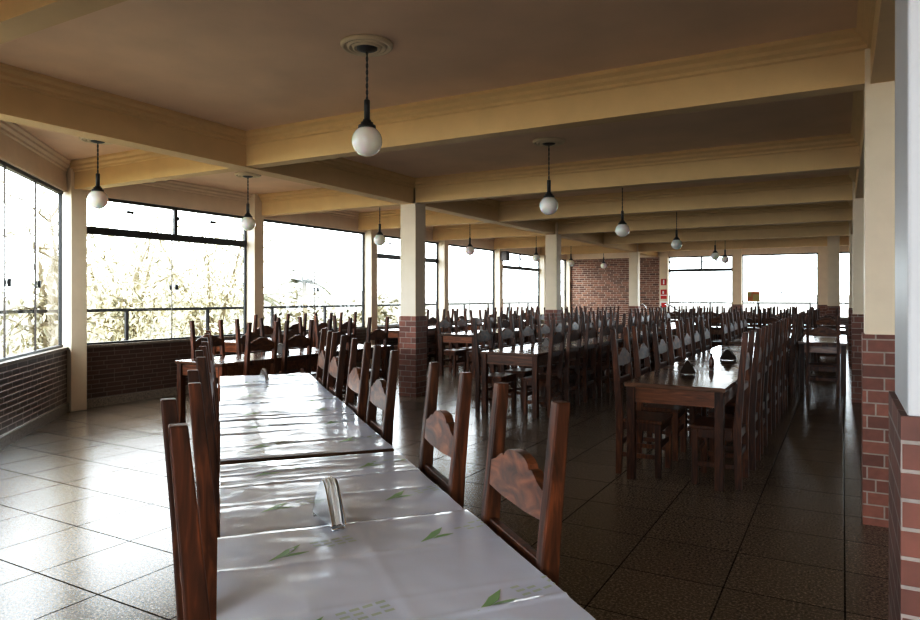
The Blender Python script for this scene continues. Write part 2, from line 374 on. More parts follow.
# windows ------------------------------------------------------------------
WN = [0]
def window(o, rotz, length, transom, panes=2, bar=0.035, split=None):
    """o: left bottom inner corner in the wall; local x along the wall; z from SILL to HEAD"""
    WN[0] += 1
    w = thing('window_%d' % WN[0], loc=o, rotz=rotz, kind='structure')
    y0, y1 = 0.05, 0.09
    b = bmesh.new()
    bx(b, 0, length, y0 - .01, y1 + .01, HEAD - bar, HEAD)
    bx(b, 0, length, y0 - .01, y1 + .01, SILL, SILL + 0.025)
    bx(b, 0, 0.025, y0, y1, SILL + .025, HEAD - bar); bx(b, length - 0.03, length, y0, y1, SILL + .025, HEAD - bar)
    zt = 2.245
    if transom:
        bx(b, 0.025, length - .03, y0 - .015, y1 + .015, zt - 0.04, zt + 0.055)
        sp = split or length * 0.52
        bx(b, sp - .025, sp + .025, y0, y1, zt + 0.055, HEAD - bar)
    obj('frame', b, M['black'], w)
    top = zt - 0.04 if transom else HEAD - bar
    for k in range(panes):
        xa = 0.025 + (length - .055) * k / panes; xb = 0.025 + (length - .055) * (k + 1) / panes
        b = bmesh.new(); yy = 0.065 + 0.012 * (k % 2)
        v = [b.verts.new(p) for p in ((xa, yy, SILL + .025), (xb, yy, SILL + .025), (xb, yy, top), (xa, yy, top))]
        b.faces.new(v); obj('glass_pane', b, M['glass'], w)
        if k:
            b = bmesh.new(); bx(b, xa - .0025, xa + .0025, 0.06, 0.08, SILL + .025, top); obj('pane_edge', b, M['dark_steel'], w)
            b = bmesh.new(); bx(b, xa + .04, xa + .085, 0.035, 0.064, 1.50, 1.58); bevel(b, .006); obj('latch', b, M['black'], w)
            b = bmesh.new(); bx(b, xa - .05, xa - .025, 0.045, 0.064, 1.50, 1.57); bevel(b, .004); obj('latch', b, M['black'], w)
    if transom:
        for xa, xb in ((0.025, sp - .025), (sp + .025, length - .03)):
            b = bmesh.new()
            v = [b.verts.new(p) for p in ((xa, .07, zt + .055), (xb, .07, zt + .055), (xb, .07, HEAD - bar), (xa, .07, HEAD - bar))]
            b.faces.new(v); obj('glass_pane', b, M['glass'], w)
            xm = (xa + xb) / 2
            b = bmesh.new(); bx(b, xm - .05, xm + .05, 0.045, 0.069, HEAD - .17, HEAD - .13); bevel(b, .006); obj('clip', b, M['black'], w)
            b = bmesh.new(); bx(b, xa, xa + .03, 0.045, 0.069, HEAD - .19, HEAD - .13); bevel(b, .006); obj('clip', b, M['black'], w)
    p = bpy.data.lights.new('sky_portal', 'AREA'); p.shape = 'RECTANGLE'; p.size = length; p.size_y = HEAD - SILL
    p.cycles.is_portal = True
    lo = bpy.data.objects.new('sky_portal', p); COL.objects.link(lo)
    R = Matrix.Rotation(rotz, 4, 'Z')
    lo.matrix_world = Matrix.Translation(o) @ R @ Matrix.Translation((length / 2, 0.25, (HEAD + SILL) / 2)) @ Matrix.Rotation(-PI / 2, 4, 'X')
    return w
cols = [5.03, 7.98, 11.06, 13.90, 16.87, 20.05]; nxt = [7.78, 10.86, 13.70, 16.67, 19.85, YF - .1]
for i, (a, c) in enumerate(zip(cols, nxt)):
    window((XW, a, 0), PI / 2, c - a, i % 2 == 0)
for s in (0.05, 3.06):
    L = {0.05: 2.70, 3.06: 2.6}[s]
    window((CORN[0] + (s + L) * .7071, CORN[1] - (s + L) * .7071, 0), 3 * PI / 4, L, False, panes=3)
for i, (a, c) in enumerate(((-4.88, -2.95), (-2.68, -0.62), (-0.35, 1.8), (2.07, 4.2))):
    window((a, YF, 0), 0, c - a, i == 0)
# opening in the back wall
p = bpy.data.lights.new('sky_portal', 'AREA'); p.shape = 'RECTANGLE'; p.size = 1.5; p.size_y = HEAD - .9
p.cycles.is_portal = True
lo = bpy.data.objects.new('sky_portal', p); COL.objects.link(lo)
lo.location = (3.65, YB - .25, (HEAD + .9) / 2); lo.rotation_euler = (PI / 2, 0, 0)

# ---------------------------------------------------------------- chair
def make_chair():
    t = thing('dining_chair', 'x', 'chair')
    mw = M['chair']
    for s in (-1, 1):
        b = bmesh.new()
        y = [(-.162, 0.046, 0.0), (-.152, 0.058, 0.44), (-.178, 0.047, 0.80), (-.210, 0.036, 1.145)]
        prof = [(c + w / 2, z) for c, w, z in y] + [(c - w / 2, z) for c, w, z in y[::-1]]
        x0 = s * 0.19 - 0.019
        prism(b, prof, x0, x0 + 0.038, 'x'); bevel(b, 0.004)
        obj('leg', b, mw, t)
    for s in (-1, 1):
        b = bmesh.new(); x0 = s * 0.185 - .0225
        bx(b, x0, x0 + .045, .122, .167, 0, .415); bevel(b, .004); obj('leg', b, mw, t)
    b = bmesh.new(); bx(b, -.21, .21, -.122, .178, .415, .443); bevel(b, .007); obj('seat', b, mw, t)
    b = bmesh.new()
    bx(b, -.162, .162, .14, .162, .355, .414); bx(b, -.17, .17, -.165, -.143, .355, .414)
    for s in (-1, 1): bx(b, s * .187 - .011, s * .187 + .011, -.12, .122, .355, .414)
    obj('seat_frame', b, mw, t)
    for s in (-1, 1):
        b = bmesh.new(); bx(b, s * .187 - .01, s * .187 + .01, -.132, .123, .14, .175); bevel(b, .003); obj('stretcher', b, mw, t)
    for y, z in ((-.157, .22), (.145, .22)):
        b = bmesh.new(); bx(b, -.17 if y < 0 else -.163, .17 if y < 0 else .163, y - .01, y + .01, z, z + .04); bevel(b, .003); obj('stretcher', b, mw, t)
    # lower back rail
    b = bmesh.new(); bx(b, -.171, .171, -.186, -.163, .705, .755); bevel(b, .004); obj('back_rail', b, M['chair'], t)
    # shaped crest rail
    half = [(0.0, .984), (.03, .983), (.056, .978), (.076, .968), (.087, .955), (.093, .959), (.106, .957), (.12, .949), (.137, .938), (.171, .926)]
    top = [(-x, z) for x, z in half[::-1]] + half[1:]
    pts = top + [(.171, .855), (.08, .849), (-.08, .849), (-.171, .855)]
    b = bmesh.new()
    A = [b.verts.new((x, -.172 - (z - .8) * .093 - .014, z)) for x, z in pts]
    B = [b.verts.new((x, -.172 - (z - .8) * .093 + .014, z)) for x, z in pts]
    n = len(pts)
    b.faces.new(A); b.faces.new(B[::-1])
    for i in range(n): b.faces.new((A[i], B[i], B[(i + 1) % n], A[(i + 1) % n]))
    obj('crest_rail', b, M['crest'], t)
    return t
CH = make_chair(); first = [True]; NCH = [0]
TOPOFF = 0.210
def place_chair(x, y, rz, label, group):
    NCH[0] += 1
    rz += random.uniform(-.02, .02)
    if first[0]:
        first[0] = False
        CH.location = (x, y, 0); CH.rotation_euler = (0, 0, rz); CH['label'] = label; CH['group'] = group
        return CH
    return dup(CH, (x, y, 0), rz, label, group)

# ---------------------------------------------------------------- table (length along local y)
TOPZ = 0.745
def make_table(L, W, loc, rotz, label, group=None, name='dining_table', top='top'):
    t = thing(name, label, 'table', loc, rotz, group)
    b = bmesh.new(); bx(b, -W / 2, W / 2, -L / 2, L / 2, TOPZ - .032, TOPZ); bevel(b, .005); obj('tabletop', b, M[top], t)
    b = bmesh.new(); e = .045
    for s in (-1, 1):
        bx(b, s * (W / 2 - e) - .012, s * (W / 2 - e) + .012, -L / 2 + e + .03, L / 2 - e - .03, TOPZ - .15, TOPZ - .033)
        bx(b, -W / 2 + e + .03, W / 2 - e - .03, s * (L / 2 - e) - .012, s * (L / 2 - e) + .012, TOPZ - .15, TOPZ - .033)
    obj('apron', b, M['table'], t)
    for sx in (-1, 1):
        for sy in (-1, 1):
            b = bmesh.new(); cx, cy = sx * (W / 2 - .045), sy * (L / 2 - .045)
            bx(b, cx - .031, cx + .031, cy - .031, cy + .031, 0, TOPZ - .033); bevel(b, .004); obj('leg', b, M['chair'], t)
    return t

# ---------------------------------------------------------------- near row, turned off the hall's grid
O = Vector((-1.585, 2.375)); D = Vector((-.755, .656)).normalized(); NV = Vector((D.y, -D.x))
rot_row = math.atan2(D.y, D.x) - PI / 2              # local +y -> D, local +x -> NV
def LW(t, n, z=0): p = O + D * t + NV * n; return (p.x, p.y, z)
n0, n1 = -.757, -.045; NC = (n0 + n1) / 2; NW = n1 - n0
make_table(1.66, NW, LW(-.785, NC), rot_row, 'long wooden table nearest the viewer, covered with white printed paper', 'paper-covered tables', top='top')
make_table(1.50, NW, LW(.84, NC), rot_row, 'wooden table under white paper, second of the three paper-covered tables', 'paper-covered tables')
make_table(1.54, NW, LW(2.37, NC), rot_row, 'wooden table under white paper, last of the three and closest to the windows', 'paper-covered tables')
near_side = {1: [-1.09, -.41, .59, 1.20, 1.97, 2.56], -1: [-1.08, -.40, .52, 1.19, 1.95, 2.55]}
for s, ts in near_side.items():
    for i, t in enumerate(ts):
        n = (.032 - TOPOFF) if s == 1 else (-.838 + TOPOFF)
        n += random.uniform(-.004, .006) * s
        rz = rot_row + (PI / 2 if s == 1 else -PI / 2)       # chair's local +y faces the table
        side = 'aisle' if s == 1 else 'window'
        if s == -1 and i == 0: n -= .018
        if s == -1: rz += {0: .10, 1: .06, 2: .03}.get(i, 0.0)
        x, y, _ = LW(t, n)
        place_chair(x, y, rz, 'dark wooden chair, %s from the viewer along the %s side of the paper-covered tables' % (ORD[i], side), 'chairs at the paper-covered tables')

# paper sheets with printed marks, lying on the two tables
def make_sheet(t0, t1, seed, label, wide=0.0, lift=0.0, res=(70, 90), skew=0.0, curl=0.0, ncr=5):
    rnd = random.Random(seed)
    L = t1 - t0; W = NW - .006 + wide
    cr = [(rnd.uniform(-.42, .42) * L, rnd.uniform(-.06, .06), rnd.uniform(.0035, .0075), rnd.uniform(.006, .011)) for _ in range(ncr)]
    cr += [(L * k, 0.0, .0022, .010) for k in (-.17, .17)]
    long_ = [(-W * .25, .0012, .012), (W * .02, .0014, .014)]
    def hgt(x, y):
        h = .0035 + lift
        for c, sl, a, w in cr:
            d = (y - c - sl * x + .006 * noise.noise((x * 7, c * 9, seed)))
            h += a * math.exp(-(d / w) ** 2) * (.6 + .5 * noise.noise((x * 5, c * 5, seed + 3)))
        for c, a, w in long_:
            h += a * math.exp(-((x - c) / w) ** 2)
        h += .0035 * (noise.noise((x * 6, y * 6, seed)) + .4 * noise.noise((x * 17, y * 17, seed)))
        f = min(1.0, (L / 2 - abs(y)) / .03 + .25)
        return max(.0012 + lift * .3, h) * f + curl * max(0, (y - L / 2 + .05) / .05) * .006 + .0006
    b = bmesh.new(); nx, ny = res
    g = []
    for j in range(ny + 1):
        row = []
        for i in range(nx + 1):
            x = -W / 2 + W * i / nx; y = -L / 2 + L * j / ny
            yy = y + skew * x + .004 * noise.noise((x * 9, seed, 1.5)) * (1 if j in (0, ny) else 0)
            row.append(b.verts.new((x, yy, hgt(x, y))))
        g.append(row)
    for j in range(ny):
        for i in range(nx):
            f = b.faces.new((g[j][i], g[j][i + 1], g[j + 1][i + 1], g[j + 1][i])); f.smooth = True
    # green printed marks: a slanted two-bladed leaf with pale lines of print beside it
    def poly(pts, mi, cx, cy, rot, sc):
        vs = []
        for px, py in pts:
            x = cx + sc * (px * math.cos(rot) - py * math.sin(rot)); y = cy + sc * (px * math.sin(rot) + py * math.cos(rot))
            x = max(-W / 2, min(W / 2, x)); y = max(-L / 2, min(L / 2, y))
            vs.append(b.verts.new((x, y + skew * x, hgt(x, y) + .0012)))
        b.faces.new(vs).material_index = mi
    for cx, cy in ((-W * .27, -L * .27), (W * .27, -L * .27), (-W * .27, L * .25), (W * .27, L * .25)):
        r = .25; s = .055
        poly([(-1, -.35), (-.2, -.2), (.35, .1), (.95, .8), (.1, .45), (-.3, .12)], 1, cx, cy, r, s)
        poly([(-.25, -.28), (.5, -.35), (1.0, -.25), (.5, -.12), (.1, -.1)], 1, cx, cy, r, s)
        for q in range(3):
            for w_ in range(4):
                if rnd.random() < .8:
                    x0 = 1.35 + w_ * .55
                    poly([(x0, .55 - q * .38), (x0 + .4, .55 - q * .38), (x0 + .4, .72 - q * .38), (x0, .72 - q * .38)], 2, cx, cy, r, s)
    for f in b.faces: f.smooth = True
    o = obj('table_paper', b, [M['paper'], M['green'], M['pale_green']], None, LW((t0 + t1) / 2, NC, TOPZ), rot_row)
    tag(o, label, 'paper', 'white printed paper sheets')
    return o, hgt
sh1, h1 = make_sheet(-1.61, -.802, 1, 'creased white paper sheet with green marks, nearest the viewer', wide=.014, lift=.002, ncr=1)
sh2, h2 = make_sheet(-.80, .04, 2, 'creased white paper sheet under the near napkin holder at the table joint', ncr=3)
make_sheet(.095, .993, 3, 'glossy white paper sheet just past the table joint', res=(50, 70))
make_sheet(.995, 1.733, 4, 'glossy white paper sheet, second past the table joint', wide=.012, res=(40, 60), lift=.002)
make_sheet(1.735, 2.443, 5, 'glossy white paper sheet, third past the table joint', res=(40, 60))
sh6, h6 = make_sheet(2.445, 3.14, 6, 'glossy white paper sheet at the far end under the small napkin holder', res=(40, 60), wide=.006, lift=.002)

# ---------------------------------------------------------------- napkin holders
def make_holder(loc, rotz, label, mat, L=.165, H=.125, wide=.046):
    t = thing('napkin_holder', label, 'napkin holder', loc, rotz, 'napkin holders on the tables')
    prof = [(-L / 2, .016), (-L / 2 + .006, .03), (-L * .16, H * .86), (-L * .07, H * .97), (0, H), (L * .07, H * .97), (L * .16, H * .86), (L / 2 - .006, .03), (L / 2, .016), (L * .36, .012), (-L * .36, .012)]
    for s in (-1, 1):
        b = bmesh.new(); prism(b, prof, s * wide / 2 - .0015, s * wide / 2 + .0015, 'x'); obj('side_plate', b, mat, t)
    b = bmesh.new(); bx(b, -wide / 2 + .002, wide / 2 - .002, -L * .36, L * .36, .008, .012)
    obj('base', b, mat, t)
    for s in (-1, 1):
        b = bmesh.new(); tube(b, [(-wide / 2, s * L * .42, .012), (-wide / 2, s * L * .45, .0035), (wide / 2, s * L * .45, .0035), (wide / 2, s * L * .42, .012)], .0033, 6); obj('foot', b, mat, t)
    b = bmesh.new(); Hn = H * 1.06
    pn = [(-L * .40, .013), (-L * .12, Hn * .88), (0, Hn), (L * .13, Hn * .9), (L * .40, .013)]
    for k in range(6):
        x = -wide / 2 + .006 + k * (wide - .012) / 5
        q = [(a + .004 * math.sin(k * 2.1), z if z < .02 else z - .004 * (k % 2)) for a, z in pn]
        prism(b, q, x - .0016, x + .0016, 'x')
    obj('napkins', b, M['napkin'], t)
    return t
hz = TOPZ + .006
make_holder(LW(-.80, -.46, TOPZ + .007), rot_row + .2, 'steel napkin holder with white napkins on the nearest paper-covered table', M['steel'], wide=.038)
make_holder(LW(2.62, -.44, TOPZ + .006), rot_row + .5, 'small pale napkin holder at the far end of the paper-covered tables', M['steel'], L=.10, H=.10, wide=.03)

# ---------------------------------------------------------------- rows aligned with the hall
def row_table(x0, x1, y0, y1, label, group=None):
    return make_table(y1 - y0 - .006, x1 - x0, ((x0 + x1) / 2, (y0 + y1) / 2, 0), 0, label, group)
def row_chairs(xe, side, ys, what, group, gap=.13):
    """side +1: chairs stand at +X of the table edge xe and face -X"""
    for i, y in enumerate(ys):
        x = xe + side * (gap - TOPOFF + random.uniform(-.012, .02))
        rz = PI / 2 if side > 0 else -PI / 2
        place_chair(x, y + random.uniform(-.02, .02), rz, 'dark chair, %s from the near end, %s' % (ORD[i], what), group)
def pitch(y0, n, p=.65): return [y0 + p * (k + .5) for k in range(n)]

# row A, by the brick pillars
A0, A1 = -1.46, -.73
row_table(A0, A1, 5.14, 7.09, 'bare glossy wooden table nearest the brick pillar, holding two napkin holders', 'bare tables by the pillars')
row_table(A0, A1, 7.09, 9.69, 'bare wooden table pushed against the back of the table nearest the pillar', 'bare tables by the pillars')
ya = pitch(5.16, 7)
row_chairs(A1, 1, ya, 'pillar side of the glossy bare tables', 'chairs at the bare tables by the pillars')
row_chairs(A0, -1, ya, 'window side of the glossy bare tables', 'chairs at the bare tables by the pillars')
make_holder((-1.14, 5.93, TOPZ), PI / 2 + .15, 'dark triangular napkin holder at the front of the bare glossy table', M['holder_dark'], L=.125, H=.12)
make_holder((-1.03, 7.45, TOPZ), PI / 2 - .1, 'dark napkin holder with white napkins, further back on the bare tables', M['holder_dark'], L=.16, H=.115)
t = thing('sauce_bottle', 'small red-brown sauce bottle between the napkin holders on the bare glossy table', 'bottle', (-1.06, 6.62, TOPZ))
b = bmesh.new(); lathe(b, [(0, 0), (.022, 0), (.024, .006), (.024, .07), (.02, .085), (.011, .10), (.011, .112), (0, .112)], 16); obj('bottle_body', b, M['amber'], t)
b = bmesh.new(); lathe(b, [(0, .112), (.013, .112), (.013, .126), (.009, .13), (0, .13)], 16); obj('cap', b, M['black'], t)
row_table(A0, A1, 10.6, 13.85, 'long bare wooden table beyond the gap in the pillar row', 'bare tables by the pillars')
ya2 = pitch(10.6, 5)
row_chairs(A1, 1, ya2, 'pillar side of the table beyond the gap', 'chairs in the far hall')
row_chairs(A0, -1, ya2, 'window side of the table beyond the gap', 'chairs in the far hall')

# row B, middle of the hall
B0, B1 = -3.80, -3.05
for k in range(3):
    row_table(B0, B1, 7.2 + 1.95 * k, 9.15 + 1.95 * k, 'dark wooden table, %s from the front in the middle row of the hall' % ORD[k], 'tables of the middle row')
yb = pitch(7.2, 9)
row_chairs(B1, 1, yb, 'pillar side of the middle row', 'chairs at the middle row')
row_chairs(B0, -1, yb, 'window side of the middle row', 'chairs at the middle row')
for k in range(2):
    row_table(B0, B1, 14.2 + 1.95 * k, 16.15 + 1.95 * k, 'dark wooden table, %s of the pair continuing the middle row near the far wall' % ORD[k], 'tables in the far hall')
yb2 = pitch(14.2, 6)
row_chairs(B1, 1, yb2, 'pillar side of the far middle tables', 'chairs in the far hall')
row_chairs(B0, -1, yb2, 'window side of the far middle tables', 'chairs in the far hall')

# row W, behind the paper-covered tables
W0, W1 = -6.0, -5.3
row_table(W0, W1, 4.62, 7.5, 'dark wooden table with sunlit top standing behind the paper-covered tables, near the windows', 'tables by the windows')
yw = [5.03, 5.62, 6.32, 7.03]
row_chairs(W1, 1, yw, 'near side of table behind paper-covered ones', 'chairs at the table behind the paper', .1)
row_chairs(W0, -1, [5.1, 5.72, 6.4, 7.1], 'window side of table behind paper-covered ones', 'chairs at the table behind the paper', .1)
make_holder((-5.62, 5.75, TOPZ), PI / 2 + .3, 'napkin holder on the sunlit table behind the paper-covered tables', M['dark_steel'], L=.2, H=.12)
# row C, second bay
C0, C1 = -6.25, -5.5
row_table(C0, C1, 10.25, 12.87, 'wooden table between the two brick columns, left of the middle row', 'tables by the windows')
yc = pitch(10.3, 4, .63)
row_chairs(C1, 1, yc, 'near side of the table between the brick columns', 'chairs between the brick columns', .1)
row_chairs(C0, -1, yc, 'window side of the table between the brick columns', 'chairs between the brick columns', .1)
make_holder((-5.75, 10.95, TOPZ), .5, 'napkin holder on the table between the two brick columns', M['dark_steel'], L=.16, H=.12)
make_holder((-3.38, 8.3, TOPZ), PI / 2, 'napkin holder on the front table of the middle row', M['dark_steel'], L=.14, H=.12)
for k in range(2):
    row_table(C0, C1, 14.1 + 2.27 * k, 16.37 + 2.27 * k, 'wooden table, %s of two beyond the second brick column by the windows' % ORD[k], 'tables in the far hall')
yc2 = pitch(14.2, 3, .7) + pitch(16.47, 3, .7)
row_chairs(C1, 1, yc2, 'near side of tables beyond second brick column', 'chairs in the far hall', .1)
row_chairs(C0, -1, yc2, 'window side of tables beyond second brick column', 'chairs in the far hall', .1)
# row V, against the window wall
for y0, n, w in ((6.9, 4, 'first'), (10.9, 4, 'second'), (14.3, 5, 'third')):
    row_table(-8.15, -7.5, y0, y0 + .64 * n, 'narrow wooden table against the low brick wall, %s along the windows' % w, 'tables against the window wall')
    row_chairs(-7.5, 1, pitch(y0, n, .64), '%s table against the window wall' % w, 'chairs at the window wall tables')
# row D, right-hand tables past the pillars
row_table(-.56, .06, 11.0, 13.4, 'bare table in the aisle beyond the brick pillars with one chair at its end', 'tables in the far hall')
place_chair(-.24, 10.93, 0, 'dark chair with its back to the viewer, alone at the end of the aisle table', None or 'chairs in the far hall')
def cross_row(x0, x1, y0, y1, xs, lab, both=True, pair=''):
    make_table(x1 - x0, y1 - y0, ((x0 + x1) / 2, (y0 + y1) / 2, 0), PI / 2, lab, 'tables in the far hall')
    for i, x in enumerate(xs):
        place_chair(x, y0 - .13 + TOPOFF, 0, 'chair seen from behind, %s from the left at the %s crosswise table' % (ORD[i], pair), 'chairs in the far hall')
        if both: place_chair(x, y1 + .13 - TOPOFF, PI, 'chair facing the viewer, %s from the left at the %s crosswise table' % (ORD[i], pair), 'chairs in the far hall')
cross_row(-2.6, .05, 15.3, 16.0, [-2.27, -1.78, -1.28, -.79, -.29], 'crosswise wooden table in front of the far windows', True, 'nearer')
cross_row(-2.6, .05, 17.3, 18.0, [-2.27, -1.78, -1.28, -.79, -.29], 'crosswise wooden table between two others in front of the far windows', True, 'middle')
cross_row(-4.6, -.6, 19.7, 20.4, [-4.3, -3.8, -3.3, -2.8, -2.3, -1.83, -1.37, -.9], 'long crosswise wooden table closest to the far windows', True, 'farthest')

# ---------------------------------------------------------------- pendant globe lamps (origin at the ceiling)
def make_lamp():
    t = thing('pendant_lamp', 'x', 'lamp', group='globe pendant lamps')
    b = bmesh.new(); lathe(b, [(0, 0), (.172, 0), (.172, -.01), (.16, -.026), (.146, -.026), (.142, -.008), (.13, -.008), (.126, -.028), (.112, -.030), (.108, -.012), (.097, -.012), (.093, -.032), (.078, -.034), (.074, -.02), (0, -.02)], 48); obj('ceiling_rose', b, M['rose'], t)
    b = bmesh.new(); lathe(b, [(0, -.02), (.068, -.02), (.066, -.034), (.045, -.043), (.012, -.05), (0, -.05)], 32); obj('canopy', b, M['black'], t)
    b = bmesh.new()
    for ph in (0, PI):
        tube(b, [(.0045 * math.cos(k * .9 + ph), .0045 * math.sin(k * .9 + ph), -.045 - k * .0125) for k in range(27)], .0038, 6)
    obj('cord', b, M['black'], t)
    b = bmesh.new(); lathe(b, [(0, -.365), (.017, -.365), (.019, -.37), (.019, -.50), (0, -.50)], 20); obj('stem', b, M['black'], t)
    b = bmesh.new(); lathe(b, [(0, -.495), (.026, -.495), (.028, -.51), (.040, -.512), (.042, -.53), (.056, -.532), (.058, -.552), (0, -.552)], 28); obj('globe_holder', b, M['black'], t)
    b = bmesh.new(); R = .099; zc = -.633
    lathe(b, [(R * math.sin(a), zc + R * math.cos(a)) for a in [math.radians(33 + k * (147 / 22)) for k in range(23)]], 40)
    obj('globe', b, M['globe'], t)
    return t
def drop(lamp, dz):
    for c in lamp.children:
        k = c.name.split('.')[0]
        if k in ('stem', 'globe_holder', 'globe'): c.location.z -= dz
        elif k == 'cord': c.scale.z = (0.37 + dz) / 0.37
LP = make_lamp(); lf = True
mid = [3.54, 6.68, 9.42, 13.0, 17.4, 19.0]; lft = [4.27, 6.5, 9.2, 12.35, 15.85, 18.37, 21.4]
for i, y in enumerate(mid):
    lab = 'globe pendant lamp over the middle of the hall, %s counting from the viewer' % ORD[i]
    if lf: LP.location = (-2.7, y, CEIL); LP['label'] = lab; lf = False
    else: drop(dup(LP, (-2.7, y, CEIL), random.uniform(0, 6), lab), (0, .05, .075, .03, .02, .03)[i])
for i, y in enumerate(lft):
    drop(dup(LP, (-6.95 if i == 1 else -6.75, y, CEIL), random.uniform(0, 6), 'globe pendant lamp in the bay along the windows, %s counting from the viewer' % ORD[i]), (0, .03, .06, .05, .03, .05, .0)[i])

# ---------------------------------------------------------------- small things on walls and columns
def plate(name, label, cat, loc, rotz, w, h, layers, group=None):
    t = thing(name, label, cat, loc, rotz, group)
    b = bmesh.new(); bx(b, -w / 2, w / 2, -.006, 0, -h / 2, h / 2); obj('panel', b, layers[0][0], t)
    b = bmesh.new(); use = []
    for i, (m, rects) in enumerate(layers[1:]):
        b = bmesh.new()
        for x0, x1, z0, z1 in rects: bx(b, x0 * w, x1 * w, -.008, -.0061, z0 * h, z1 * h)
        obj('symbol', b, m, t)
    return t
yc_ = YF - .12
plate('safety_sign', 'small red sign with a white upright mark, topmost on the far column', 'sign', (-5.01, yc_, 1.88), 0, .17, .2, [(M['red'], []), (M['white'], [(-.14, .14, -.36, .36)])], 'red safety signs on the far column')
plate('safety_sign', 'red and white extinguisher sign, second from the top on the far column', 'sign', (-5.01, yc_, 1.49), 0, .19, .3, [(M['red'], []), (M['white'], [(-.5, .5, -.16, -.06), (-.2, .06, .05, .35)])], 'red safety signs on the far column')
plate('safety_sign', 'square red sign on white, lowest of the three on the far column', 'sign', (-5.01, yc_, 1.13), 0, .25, .26, [(M['white'], []), (M['red'], [(-.3, .3, -.32, .32)])], 'red safety signs on the far column')
def speaker(loc, rotz, label):
    t = thing('wall_speaker', label, 'speaker', loc, rotz, 'small loudspeakers on columns')
    b = bmesh.new(); bx(b, -.09, .09, -.2, -.03, -.13, .13); bevel(b, .01); obj('cabinet', b, M['dark_steel'], t)
    b = bmesh.new(); bx(b, -.075, .075, -.207, -.2005, -.115, .115); obj('grille', b, M['black'], t)
    b = bmesh.new(); bx(b, -.02, .02, -.03, 0, -.03, .03); obj('bracket', b, M['black'], t)
speaker((XW + .13, 16.77, 2.52), PI / 2, 'small dark loudspeaker high on a column between the window bays')
speaker((-5.33, 13.288 + .012, 1.95), 0, 'small dark loudspeaker on the second brick-footed column') if False else None
# poster on a stand by the far window
t = thing('sign_stand', 'small colourful poster on a thin stand before the far windows', 'sign', (-2.28, 21.6, 0), .1)
b = bmesh.new(); lathe(b, [(0, 0), (.16, 0), (.16, .012), (.02, .02), (0, .02)], 24); obj('base', b, M['black'], t)
b = bmesh.new(); bx(b, .10, .13, -.012, .012, .012, 1.3); obj('post', b, M['black'], t)
b = bmesh.new(); bx(b, -.17, .17, -.03, -.013, 1.27, 1.56); obj('poster', b, M['orange'], t)
b = bmesh.new(); bx(b, -.02, .16, -.034, -.0301, 1.28, 1.48); bx(b, -.16, -.06, -.034, -.0301, 1.41, 1.54); obj('poster_print', b, M['olive'], t)
# curved chrome handrails of the stairs by the far window
def handrail(pts, label):
    t = thing('stair_handrail', label, 'handrail', (0, 0, 0), 0, 'curved handrails by the far column')
    b = bmesh.new(); tube(b, pts, .022, 10); obj('rail', b, M['steel'], t)
    b = bmesh.new(); tube(b, [(pts[-1][0], pts[-1][1], 0), pts[-1]], .02, 8); obj('post', b, M['steel'], t)
arc = [(-5.3 - .0 + .14 * math.cos(a) - .1, 20.9, 1.05 + .14 * math.sin(a)) for a in [PI * k / 8 for k in range(9)]]
handrail([(arc[0][0], 20.9, .0)] + arc, 'chrome looped handrail standing in front of the brick far wall')
handrail([(-4.75, 21.2, 1.16), (-4.6, 21.2, 1.15), (-4.4, 21.2, 1.02), (-4.15, 21.2, .8), (-4.0, 21.2, .72), (-3.95, 21.2, .70)], 'curved handrail sloping down before the far left window pane')

# ---------------------------------------------------------------- outside: terrace, railings, trees, hills
bm = bmesh.new(); prism(bm, [(XW - .2, CORN[1] - .08), (XW - .2, YF + 2.2), (-9.75, YF + 2.2), (-9.75, CORN[1] - .72), (-9.75 + 9, CORN[1] - .72 - 9), (XW - .2 + 9.5, CORN[1] - .08 - 9.5)], -.25, -.05, 'z')
struct('exterior_terrace', bm, M['terrace'])
bm = bmesh.new(); bx(bm, XW - .2, XR, YF + .2, YF + 2.2, -.25, -.05); struct('exterior_terrace', bm, M['terrace'])
def railing(o, rotz, L, label, ph=0.0):
    t = thing('balcony_railing', label, 'railing', o, rotz, 'terrace railings outside the windows')
    b = bmesh.new(); bx(b, 0, L, -.025, .025, 1.16, 1.205); obj('top_rail', b, M['black'], t)
    x = ph
    while x < L:
        b = bmesh.new(); bx(b, x - .022, x + .022, -.022, .022, -.07, 1.16); obj('post', b, M['black'], t); x += 1.52
    b = bmesh.new(); bx(b, 0, L, -.012, .012, .10, .125); obj('bottom_rail', b, M['black'], t)
RY0 = CORN[1] - .55
railing((-9.55, RY0, .02), PI / 2, YF + 2 - RY0, 'black metal terrace railing running outside the long window wall', 6.5 - RY0)
railing((-9.55 + 8 * .7071, RY0 - 8 * .7071, .02), 3 * PI / 4, 7.95, 'black metal terrace railing outside the slanted left window', .45)
railing((-9.5, YF + 2.05, .02), 0, 14, 'black metal terrace railing outside the far windows', 1.0)
bm = bmesh.new()
G = 36
def gz(x, y):
    r = math.hypot(x, y)
    return -4.2 + 1.0 * noise.noise((x * .03, y * .03, 1)) - max(0, r - 15) * .02
vv = [[bm.verts.new((-140 + 190 * i / G, -60 + 230 * j / G, gz(-140 + 190 * i / G, -60 + 230 * j / G))) for i in range(G + 1)] for j in range(G + 1)]
for j in range(G):
    for i in range(G): bm.faces.new((vv[j][i], vv[j][i + 1], vv[j + 1][i + 1], vv[j + 1][i])).smooth = True
struct('ground', bm, M['ground'])
bm = bmesh.new()
prev = None
